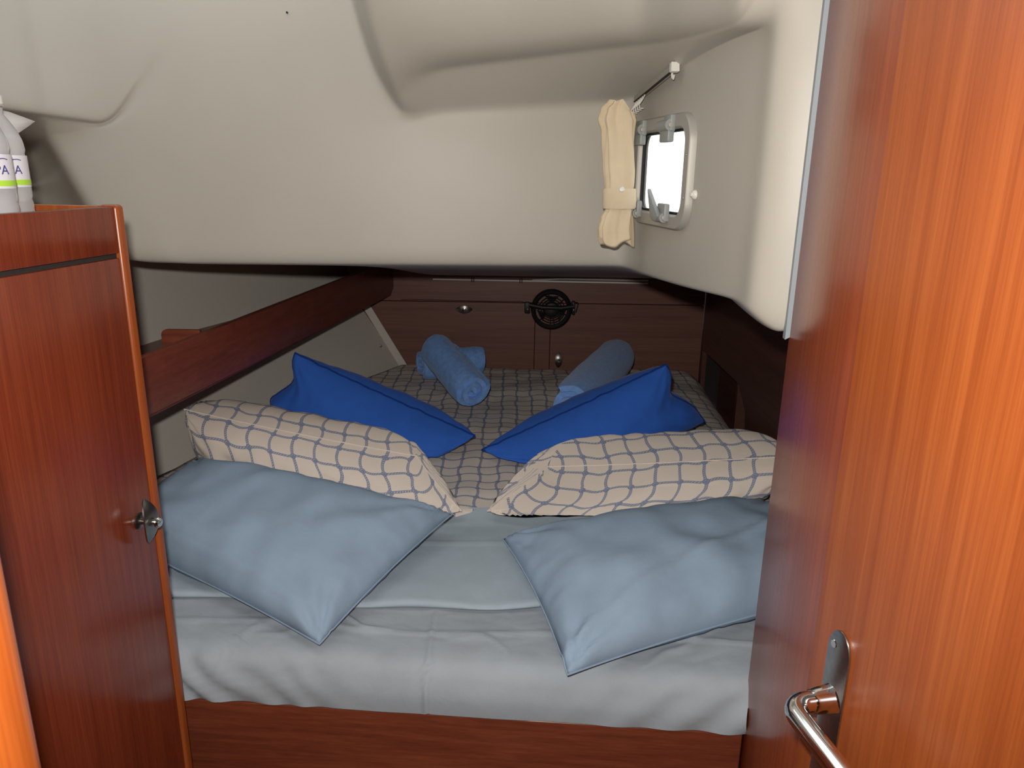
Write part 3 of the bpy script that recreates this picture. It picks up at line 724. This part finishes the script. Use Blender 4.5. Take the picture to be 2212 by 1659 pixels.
# ------------------------------------------------------------------ rolled towels
def towel(a, b_, rad, label, seed, turns=3.2):
    a, b_ = V(a), V(b_); ax = (b_-a); L = ax.length; ax.normalize(); s1, s2 = frame_of(ax)
    N = 90; M = 22; th = rad/turns*0.93
    verts, faces = [], []
    def sec(i):
        f = i/(N-1); ang = 2*math.pi*turns*f + seed; r = rad*(0.14 + 0.86*f)
        return ang, r
    for k in range(M+1):
        t = k/M; P = a + ax*(L*t)
        rnd = 1 - 0.10*(abs(2*t-1)**8)
        for lay in (0, 1):
            for i in range(N):
                ang, r = sec(i); rr = (r - (th*0.86 if lay else 0))
                rr = max(rr, 0.002)*rnd + 0.004*noise.noise(V((math.cos(ang)*2, math.sin(ang)*2, t*6 + seed)))*(0.4 + 0.6*i/N)
                off = 0.010*math.sin(i*0.11 + seed)*(2*t-1)
                verts.append(P + ax*off + (s1*math.cos(ang) + s2*math.sin(ang))*rr)
    Q = 2*N
    for k in range(M):
        for i in range(N-1):
            o = k*Q
            faces.append((o+i, o+i+1, o+Q+i+1, o+Q+i)); faces.append((o+N+i, o+Q+N+i, o+Q+N+i+1, o+N+i+1))
        for i in (0, N-1): faces.append((k*Q+i, (k+1)*Q+i, (k+1)*Q+N+i, k*Q+N+i))
    for k in (0, M):
        for i in range(N-1): faces.append((k*Q+i, k*Q+N+i, k*Q+N+i+1, k*Q+i+1))
    bm = bmesh.new(); bv = [bm.verts.new(v) for v in verts]
    for f in faces: bm.faces.new([bv[i] for i in f])
    o = mkbm('towel', bm, towel_m, None, True, 60)
    return tag(o, label, 'towel', 'rolled blue towels')
RT = 0.067
ta = at(905, 822, 2.92); tb = at(1030, 808, 3.0)
zt_ = zq + 0.042 + RT
ta.z = zt_; tb.z = zt_; ta = V((-0.375, 2.96, zt_)); tb = V((-0.135, 3.06, zt_))
towel(ta, tb, RT, 'rolled blue towel lying flat under the crossed one', 0.4)
towel(at(941, 750, 2.84), zat(1022, 846, zq+0.118), 0.080, 'rolled blue towel laid slanting across another roll on the left', 2.1)
towel(at(1334, 772, 3.08), zat(1232, 880, zq+0.13), 0.088, 'single rolled blue towel on the right behind the royal cushion', 4.0)

# ================================================================== FAN on the bulkhead
FC = at(1191, 668, 3.22); fr = 0.090
fan = empty('cabin_fan', at(1191, 668, 3.299), 'small black round cabin fan mounted on the far bulkhead', 'fan')
def circ(c, r, n=48, tilt=0.0): return [c + V((r*math.cos(2*math.pi*i/n), -0.0, r*math.sin(2*math.pi*i/n))) for i in range(n)]
lathe('rim', FC, (0, -1, 0), [(fr-0.021, 0.012), (fr-0.012, 0.018), (fr-0.004, 0.014), (fr, 0.0), (fr-0.004, -0.022), (fr-0.016, -0.026), (fr-0.02, -0.01), (fr-0.021, 0.012)], black, fan, 56, 60)
for r_ in (0.036, 0.046, 0.057): tube('guard_ring', circ(FC + V((0, -0.012 - 0.006*(0.07-r_)/0.03, 0)), r_), 0.0022, black, fan, 6, True)
for k in range(6):
    a = R(30 + 60*k + 12); dv = V((math.cos(a), 0, math.sin(a)))
    tube('guard_spoke', [FC + dv*0.03 + V((0, -0.018, 0)), FC + dv*0.055 + V((0, -0.016, 0)), FC + dv*(fr-0.014) + V((0, -0.010, 0))], 0.002, black, fan, 6)
lathe('hub', FC, (0, -1, 0), [(0, 0.026), (0.018, 0.025), (0.030, 0.020), (0.033, 0.010), (0.033, -0.02), (0.026, -0.045), (0, -0.047)], black, fan, 32)
for k in range(3):
    a = R(90 + 120*k); bmq = bmesh.new(); pts = []
    for i in range(7):
        t = i/6
        for s in (-1, 1):
            aa = a + s*0.42*(0.55 + 0.6*t); rr = 0.028 + 0.038*t
            pts.append(bmq.verts.new(FC + V((rr*math.cos(aa), 0.004 + s*0.008, rr*math.sin(aa)))))
    for i in range(6): bmq.faces.new((pts[2*i], pts[2*i+1], pts[2*i+3], pts[2*i+2]))
    ob = mkbm('blade', bmq, black, fan); sm = ob.modifiers.new('t', 'SOLIDIFY'); sm.thickness = 0.0015
box('pivot_block', FC + V((-0.118, -0.012, -0.018)), (0.024, 0, 0), (0, 0.03, 0), (0, 0, 0.048), black, fan, 0.004)
box('pivot_block', FC + V((0.090, -0.010, -0.022)), (0.013, 0, 0), (0, 0.025, 0), (0, 0, 0.06), black, fan, 0.003)
yk = [FC + V((-0.106, 0.0, 0.006)), FC + V((-0.104, 0.03, 0.006)), FC + V((-0.075, 0.055, 0.004)), FC + V((0, 0.062, 0)), FC + V((0.075, 0.055, 0)), FC + V((0.098, 0.03, 0.004)), FC + V((0.097, 0.0, 0.004))]
tube('yoke', yk, 0.007, black, fan, 8)
tube('motor_bar', [FC + V((-0.098, -0.022, 0.022)), FC + V((-0.04, -0.026, 0.012)), FC + V((0.04, -0.026, 0.010)), FC + V((0.095, -0.022, 0.018))], 0.010, black, fan, 8)
lathe('wall_mount', at(1191, 668, 3.2985), (0, -1, 0), [(0.0, 0.02), (0.02, 0.02), (0.03, 0.006), (0.03, 0)], black, fan, 24)
tube('tilt_lever', [FC + V((0.085, -0.012, 0.036)), FC + V((0.113, -0.014, 0.034)), FC + V((0.116, -0.014, 0.030)), FC + V((0.106, -0.014, -0.010))], 0.0018, black, fan, 6)
for sx in (-0.104, 0.098): lathe('pivot_screw', FC + V((sx, -0.014, 0.0)), (0, -1, 0), [(0, 0.003), (0.003, 0.002), (0.004, 0)], chrome, fan, 10)
tube('power_cord', [at(866, 647, 3.297), at(940, 648, 3.2975), at(1060, 651, 3.2975), at(1125, 651, 3.2965), at(1140, 655, 3.28), FC + V((-0.106, 0.01, 0.01))], 0.0014, black, fan, 6)

# ---- white cables along the bulkhead top
cb = empty('cable_run', at(1100, 610, 3.295), 'white cable pair clipped along the top of the far bulkhead', 'cable')
for dz, y_, xs_ in ((0.0, 3.292, (935, 1020, 1150, 1290, 1400)), (0.012, 3.288, (1150, 1210, 1290, 1400))):
    pts = []
    for k, px in enumerate(xs_):
        q_ = at(px, 603 + 0.0195*(px-935), y_); q_.z += dz; pts.append(q_)
    if dz: pts[0].z -= 0.008
    tube('cable', pts, 0.0042, whiteplastic, cb, 8)
for px in (1021, 1125):
    q_ = at(px, 603 + 0.0195*(px-935), 3.288)
    box('cable_clip', q_ + V((-0.006, -0.008, -0.009)), (0.004, 0, 0), (0, 0.02, 0), (0, 0, 0.018), black, cb, 0.001, 1)
    box('cable_clip', q_ + V((0.003, -0.008, -0.009)), (0.004, 0, 0), (0, 0.02, 0), (0, 0, 0.018), black, cb, 0.001, 1)

# ================================================================== PORTLIGHT
win = empty('window_1', PC, 'small rounded opening portlight with grey hinges and bright daylight', None, None, 'structure')
def wp(s, z, n_): return PC + uw*s + V((0, 0, z)) + nw*n_
def loop(w_, h_, r_, n_): return [wp(a, b_, n_) for a, b_ in rrect(w_, h_, r_, 10)]
FW, FH = 0.335, 0.224
ring_loft('frame', [loop(FW, FH, 0.055, 0.010), loop(FW-0.006, FH-0.006, 0.052, 0.014), loop(FW-0.05, FH-0.05, 0.034, 0.014), loop(FW-0.058, FH-0.058, 0.032, 0.008), loop(FW-0.058, FH-0.058, 0.032, -0.010), loop(FW, FH, 0.055, -0.012)], alu, win)
ring_loft('gasket', [loop(FW-0.0585, FH-0.0585, 0.0315, 0.004), loop(FW-0.068, FH-0.068, 0.028, 0.005), loop(FW-0.068, FH-0.068, 0.028, -0.004), loop(FW-0.0585, FH-0.0585, 0.0315, -0.004)], black, win)
bm = bmesh.new(); bm_prism(bm, loop(FW-0.0675, FH-0.0675, 0.028, -0.004), nw*0.004); mkbm('pane', bm, pane_m, win, True, 30)
def hinge(s):
    z0 = 0.078
    o = box('hinge', wp(s-0.026, z0-0.020, 0.012), uw*0.05, nw*0.014, (0, 0, 0.03), greyplastic, win, 0.003)
    tube('hinge_barrel', [wp(s-0.034, z0+0.012, 0.022), wp(s+0.026, z0+0.012, 0.022)], 0.0115, greyplastic, o, 16)
    box('hinge_leaf', wp(s-0.012, z0, 0.012), uw*0.04, nw*0.012, (0, 0, 0.032), greyplastic, o, 0.003)
    lathe('hinge_pin', wp(s+0.026, z0+0.012, 0.022), uw, [(0.0, 0.004), (0.005, 0.003), (0.006, 0.0)], alu, o, 12)
hinge(-0.118); hinge(0.055)
def dog(s):
    z0 = -0.086
    o = box('latch', wp(s-0.02, z0-0.012, 0.012), uw*0.045, nw*0.012, (0, 0, 0.036), greyplastic, win, 0.003)
    prism('latch_lever', [wp(s-0.034, z0+0.052, 0.034), wp(s-0.010, z0+0.026, 0.030), wp(s+0.012, z0-0.002, 0.024), wp(s-0.006, z0-0.012, 0.024), wp(s-0.030, z0-0.006, 0.026)], nw*0.010 + uw*0.003, greyplastic, o, 0.002)
    tube('latch_barrel', [wp(s-0.028, z0-0.004, 0.022), wp(s+0.02, z0-0.004, 0.022)], 0.010, greyplastic, o, 14)
    lathe('latch_pin', wp(s+0.020, z0-0.004, 0.022), uw, [(0.0, 0.004), (0.005, 0.003), (0.006, 0.0)], alu, o, 12)
dog(-0.118); dog(0.058)
for z_ in (0.032, -0.048): lathe('screw', wp(FW/2-0.015, z_, 0.0135), nw, [(0, 0.0015), (0.003, 0.001), (0.0035, 0)], steel, win, 10)
st = P0 + uw*0.40 + V((0, 0, -0.033)); st = st + nw*0.001
tag(lathe('snap_stud', st, nw, [(0.009, -0.004), (0.009, 0.002), (0.007, 0.005), (0.004, 0.006), (0.004, 0.009), (0.0, 0.010)], whiteplastic, None, 20), 'small white snap stud on the headliner beside the portlight', 'stud')

# ---- curtain track and curtain
k0 = V((wall_x(1.80)-0.016, 1.80, 0)); k1 = V((wall_x(1.565)-0.018, 1.565, 0))
k0.z = z_for(k0.x, k0.y, 214) + EYE; k1.z = z_for(k1.x, k1.y, 146) + EYE
tr = empty('curtain_track', (k0+k1)/2, 'thin curtain track with white end stop above the portlight', 'curtain track')
ka = (k1-k0); kn = ka.normalized(); side_ = nw; upk = kn.cross(side_).normalized()
if upk.z < 0: upk = -upk
box('track', k0 - side_*0.007 - upk*0.006, ka, side_*0.012, upk*0.012, alu, tr, 0.001, 1)
box('track_groove', k0 - side_*0.001 - upk*0.0065, ka, side_*0.0065, upk*0.001, black_gap, tr)
box('end_stop', k1 - side_*0.009 - upk*0.009 - kn*0.004, kn*0.012, side_*0.017, upk*0.018, whiteplastic, tr, 0.001, 1)
tube('end_glider', [k1 - kn*0.01 - upk*0.008, k1 - kn*0.009 - upk*0.016, k1 - kn*0.003 - upk*0.020, k1 + kn*0.001 - upk*0.014], 0.0022, whiteplastic, tr, 6)
cu = empty('curtain', at(1330, 525, 1.72), 'cream curtain gathered and tied beside the portlight', 'curtain')
ck = [(219, 1343, 26), (236, 1336, 36), (258, 1334, 41), (285, 1337, 37), (320, 1338, 37), (360, 1338, 36), (395, 1339, 33), (415, 1338, 33), (440, 1338, 33), (452, 1337, 33), (470, 1332, 37), (495, 1329, 40), (515, 1330, 40), (525, 1333, 38)]
CN = 80; rows_ = []
def crow(py):
    for (p0, c0, w0), (p1, c1, w1) in zip(ck, ck[1:]):
        if p0 <= py <= p1:
            t = (py-p0)/(p1-p0); t = t*t*(3-2*t); return c0+(c1-c0)*t, w0+(w1-w0)*t
NRW = 60
cvv = []
for r_ in range(NRW+1):
    py = 219 + (525-219)*r_/NRW; cx, hw = crow(py); c0 = at(cx, py, 1.725); rad = (at(cx+hw, py, 1.725)-c0).length
    tied = math.exp(-((py-428)/20)**2)
    for i in range(CN):
        a = 2*math.pi*i/CN
        lob = 0.20*(1-0.6*tied)*math.sin(5*a + 0.6*math.sin(py*0.012) + 0.4) + 0.09*(1-0.5*tied)*math.sin(9*a + py*0.006 + 1) + 0.10*noise.noise(V((math.cos(a)*1.5, math.sin(a)*1.5, py*0.018)))
        rr = rad*(0.86 + lob)
        z_add = -0.010*math.sin(3*a+1.0)*max(0, (py-480)/45) + 0.004*math.sin(3*a)*max(0, (245-py)/26) - 0.024*max(0, math.cos(a))*max(0, (262-py)/43)
        cvv.append(c0 + V((1, 0.1, 0)).normalized()*math.cos(a)*rr + V((-0.1, 1, 0)).normalized()*math.sin(a)*rr*0.52 + V((0, 0, z_add)))
cff = [(r_*CN+i, r_*CN+(i+1) % CN, (r_+1)*CN+(i+1) % CN, (r_+1)*CN+i) for r_ in range(NRW) for i in range(CN)]
# inner returns so the open ends show folded cloth
b0_ = len(cvv)
for end, base_ in ((0, 0), (1, NRW*CN)):
    cc = sum((cvv[base_+i] for i in range(CN)), V((0, 0, 0)))/CN
    for lay in (1, 2):
        for i in range(CN):
            p_ = cvv[base_+i]; f_ = 1 - 0.42*lay + 0.10*math.sin(7*i*2*math.pi/CN + lay)
            cvv.append(cc + (p_-cc)*f_ + V((0, 0, (0.006*lay) if end else (-0.010*lay))))
    o_ = b0_ + end*2*CN
    for i in range(CN):
        k2 = (i+1) % CN
        cff.append((base_+i, base_+k2, o_+k2, o_+i)); cff.append((o_+i, o_+k2, o_+CN+k2, o_+CN+i))
mk('drape', cvv, cff, cream_m, cu)
tb_ = []
for py in (407, 412, 430, 447, 451):
    cx, hw = crow(py); c0 = at(cx, py, 1.725); rad = (at(cx+hw+ (2.5 if py not in (407, 451) else 0.5), py, 1.725)-c0).length
    tb_.append([c0 + V((1, 0.1, 0)).normalized()*math.cos(2*math.pi*i/48)*rad*1.04 + V((-0.1, 1, 0)).normalized()*math.sin(2*math.pi*i/48)*rad*0.68 for i in range(48)])
ring_loft('tie_band', tb_, cream_m, cu, False, 60)
lathe('tie_button', at(1343, 409, 1.70), (-0.1, -1, 0.1), [(0, 0.004), (0.005, 0.003), (0.0065, 0)], whiteplastic, cu, 14)
for i in range(5):
    hp = k0 + ka*(0.03 + 0.06*i) - upk*0.005
    tube('hook', [hp, hp - V((0, 0, 0.010)) + side_*0.004, hp - V((0, 0, 0.022)) + side_*0.012, hp - V((0, 0, 0.030)) + side_*0.010, hp - V((0, 0, 0.030)) + side_*0.002], 0.0012, whiteplastic, cu, 6)

# ================================================================== OPEN DOOR at right
DA = R(-10); dD = V((math.sin(DA), math.cos(DA), 0)); nD = V((-math.cos(DA), math.sin(DA), 0))   # away from camera / into the cabin
de = E3(0.340, 0.72, 0)
dn_ = empty('door_1', de + V((0, 0, -1.47)), 'open orange-brown wooden door with chrome lever handle at right', None, None, 'structure')
leaf = box('door_leaf', de + V((0, 0, -1.47)), -dD*0.62, -nD*0.03, (0, 0, 1.98), wood_door, dn_, 0.003, 2)
def dpt(px, py):                                                     # point of the door face seen at a pixel
    d = ray(px, py); t = nD.dot(de - V((0, 0, EYE)))/nD.dot(d); return V((0, 0, EYE)) + d*t
sp_ = dpt(1797, 1510); pc_ = dpt(1800, 1510)
hw_ = 0.0185; ztop = dpt(1805, 1347).z; zc_ = pc_.z
pl = []
for i in range(13):
    a = math.pi*i/12; pl.append(pc_ + dD*(-hw_*math.cos(a)) + V((0, 0, ztop - hw_*1.5 - zc_ + hw_*1.5*math.sin(a))))
for i in range(13):
    a = math.pi + math.pi*i/12; pl.append(pc_ + dD*(-hw_*math.cos(a)) + V((0, 0, -(0.115) + hw_*1.5*math.sin(a))))
plate = prism('handle_plate', pl, nD*0.003, steel, dn_, 0.001, 2)
lathe('plate_screw', dpt(1807, 1390) + nD*0.003, nD, [(0, 0.0008), (0.0042, 0.0008), (0.005, 0)], chrome, plate, 16)
lv = lathe('handle_collar', pc_ + nD*0.003, nD, [(0, 0.022), (0.0125, 0.022), (0.0135, 0.018), (0.0155, 0.003), (0.0165, 0)], chrome, dn_, 28)
hp_ = []
L1 = 0.052; rb = 0.020
for t in (0.012, 0.024, L1-rb): hp_.append(pc_ + nD*t)
for i in range(1, 9):
    a = R(90*i/8); hp_.append(pc_ + nD*(L1-rb + rb*math.sin(a)) - dD*(rb - rb*math.cos(a)))
hp_ += [pc_ + nD*L1 - dD*(rb + t) for t in (0.02, 0.05, 0.08, 0.095, 0.10)]
tube('lever', hp_, lambda f: 0.0112 if f < 0.99 else 0.008, chrome, dn_, 20)

# ================================================================== WATER BOTTLES on the wardrobe tray
def bottle(c, label, yaw):
    e = empty('water_bottle', c, label, 'bottle', 'water bottles on the wardrobe')
    pr = [(0, 0.004), (0.020, 0.003), (0.029, 0.0), (0.0315, 0.006), (0.032, 0.03), (0.0305, 0.036), (0.032, 0.042), (0.032, 0.058), (0.0305, 0.063), (0.032, 0.068), (0.032, 0.118), (0.030, 0.124), (0.0315, 0.13), (0.030, 0.142), (0.025, 0.156), (0.018, 0.168), (0.0125, 0.176), (0.0125, 0.184), (0.015, 0.186), (0.015, 0.188), (0.0115, 0.189), (0.0115, 0.196), (0, 0.196)]
    lathe('body', c, (0, 0, 1), pr, pet_m, e, 36)
    lathe('cap', c + V((0, 0, 0.188)), (0, 0, 1), [(0.0135, 0), (0.0145, 0.001), (0.0145, 0.011), (0.013, 0.0125), (0, 0.0125)], whiteplastic, e, 24)
    lb = lathe('label', c, (0, 0, 1), [(0.0324, 0.080), (0.0324, 0.122)], label_m, e, 36)
    lathe('label_stripe', c, (0, 0, 1), [(0.0328, 0.083), (0.0328, 0.090)], lime_m, lb, 36)
    cu_ = bpy.data.curves.new('t', 'FONT'); cu_.body = 'PA'; cu_.size = 0.0165; cu_.extrude = 0.0001; cu_.align_x = 'CENTER'
    to = bpy.data.objects.new('t', cu_); COL.objects.link(to)
    d_ = bpy.context.evaluated_depsgraph_get(); tm = bpy.data.meshes.new_from_object(to.evaluated_get(d_)); bpy.data.objects.remove(to)
    vv = []
    for v in tm.vertices:
        a = yaw + v.co.x/0.033; r_ = 0.0331 + v.co.z; vv.append(c + V((r_*math.sin(a), -r_*math.cos(a), 0.0975 + v.co.y)))
    fcs = [tuple(p.vertices) for p in tm.polygons]
    mk('lettering', vv, fcs, ink_m, lb, False)
    arc = []
    for i in range(15):
        t = -1 + 2*i/14; a = yaw + (t*0.010)/0.033; arc.append(c + V((0.0330*math.sin(a), -0.0330*math.cos(a), 0.1135 + 0.003*(1-t*t) + 0.002*t)))
    tube('swoosh', arc, 0.0006, ink_m, lb, 5)
tz = EYE - 0.1075
b1_ = at(-24, 430, 0.985); b1_.z = tz
b2_ = at(14, 430, 1.065); b2_.z = tz
bottle(b1_, 'clear water bottle nearest the frame edge on the wardrobe', R(70))
bottle(b2_, 'clear water bottle behind the nearer one on the wardrobe tray', R(62))
# flap of shrink film rising beside the bottles
fp = [at(-40, 228, 1.10), at(20, 242, 1.11), at(76, 262, 1.12), at(56, 276, 1.12), at(40, 287, 1.115), at(0, 300, 1.11), at(-40, 300, 1.10)]
ctr = sum(fp, V((0, 0, 0)))/len(fp) + V((0, -0.01, 0))
fvv = fp + [ctr]; fo = mk('plastic_film', fvv, [(i, (i+1) % 7, 7) for i in range(7)], film_m)
sm = fo.modifiers.new('t', 'SOLIDIFY'); sm.thickness = 0.0006
tag(fo, 'crumpled flap of clear shrink film behind the water bottles', 'plastic film')
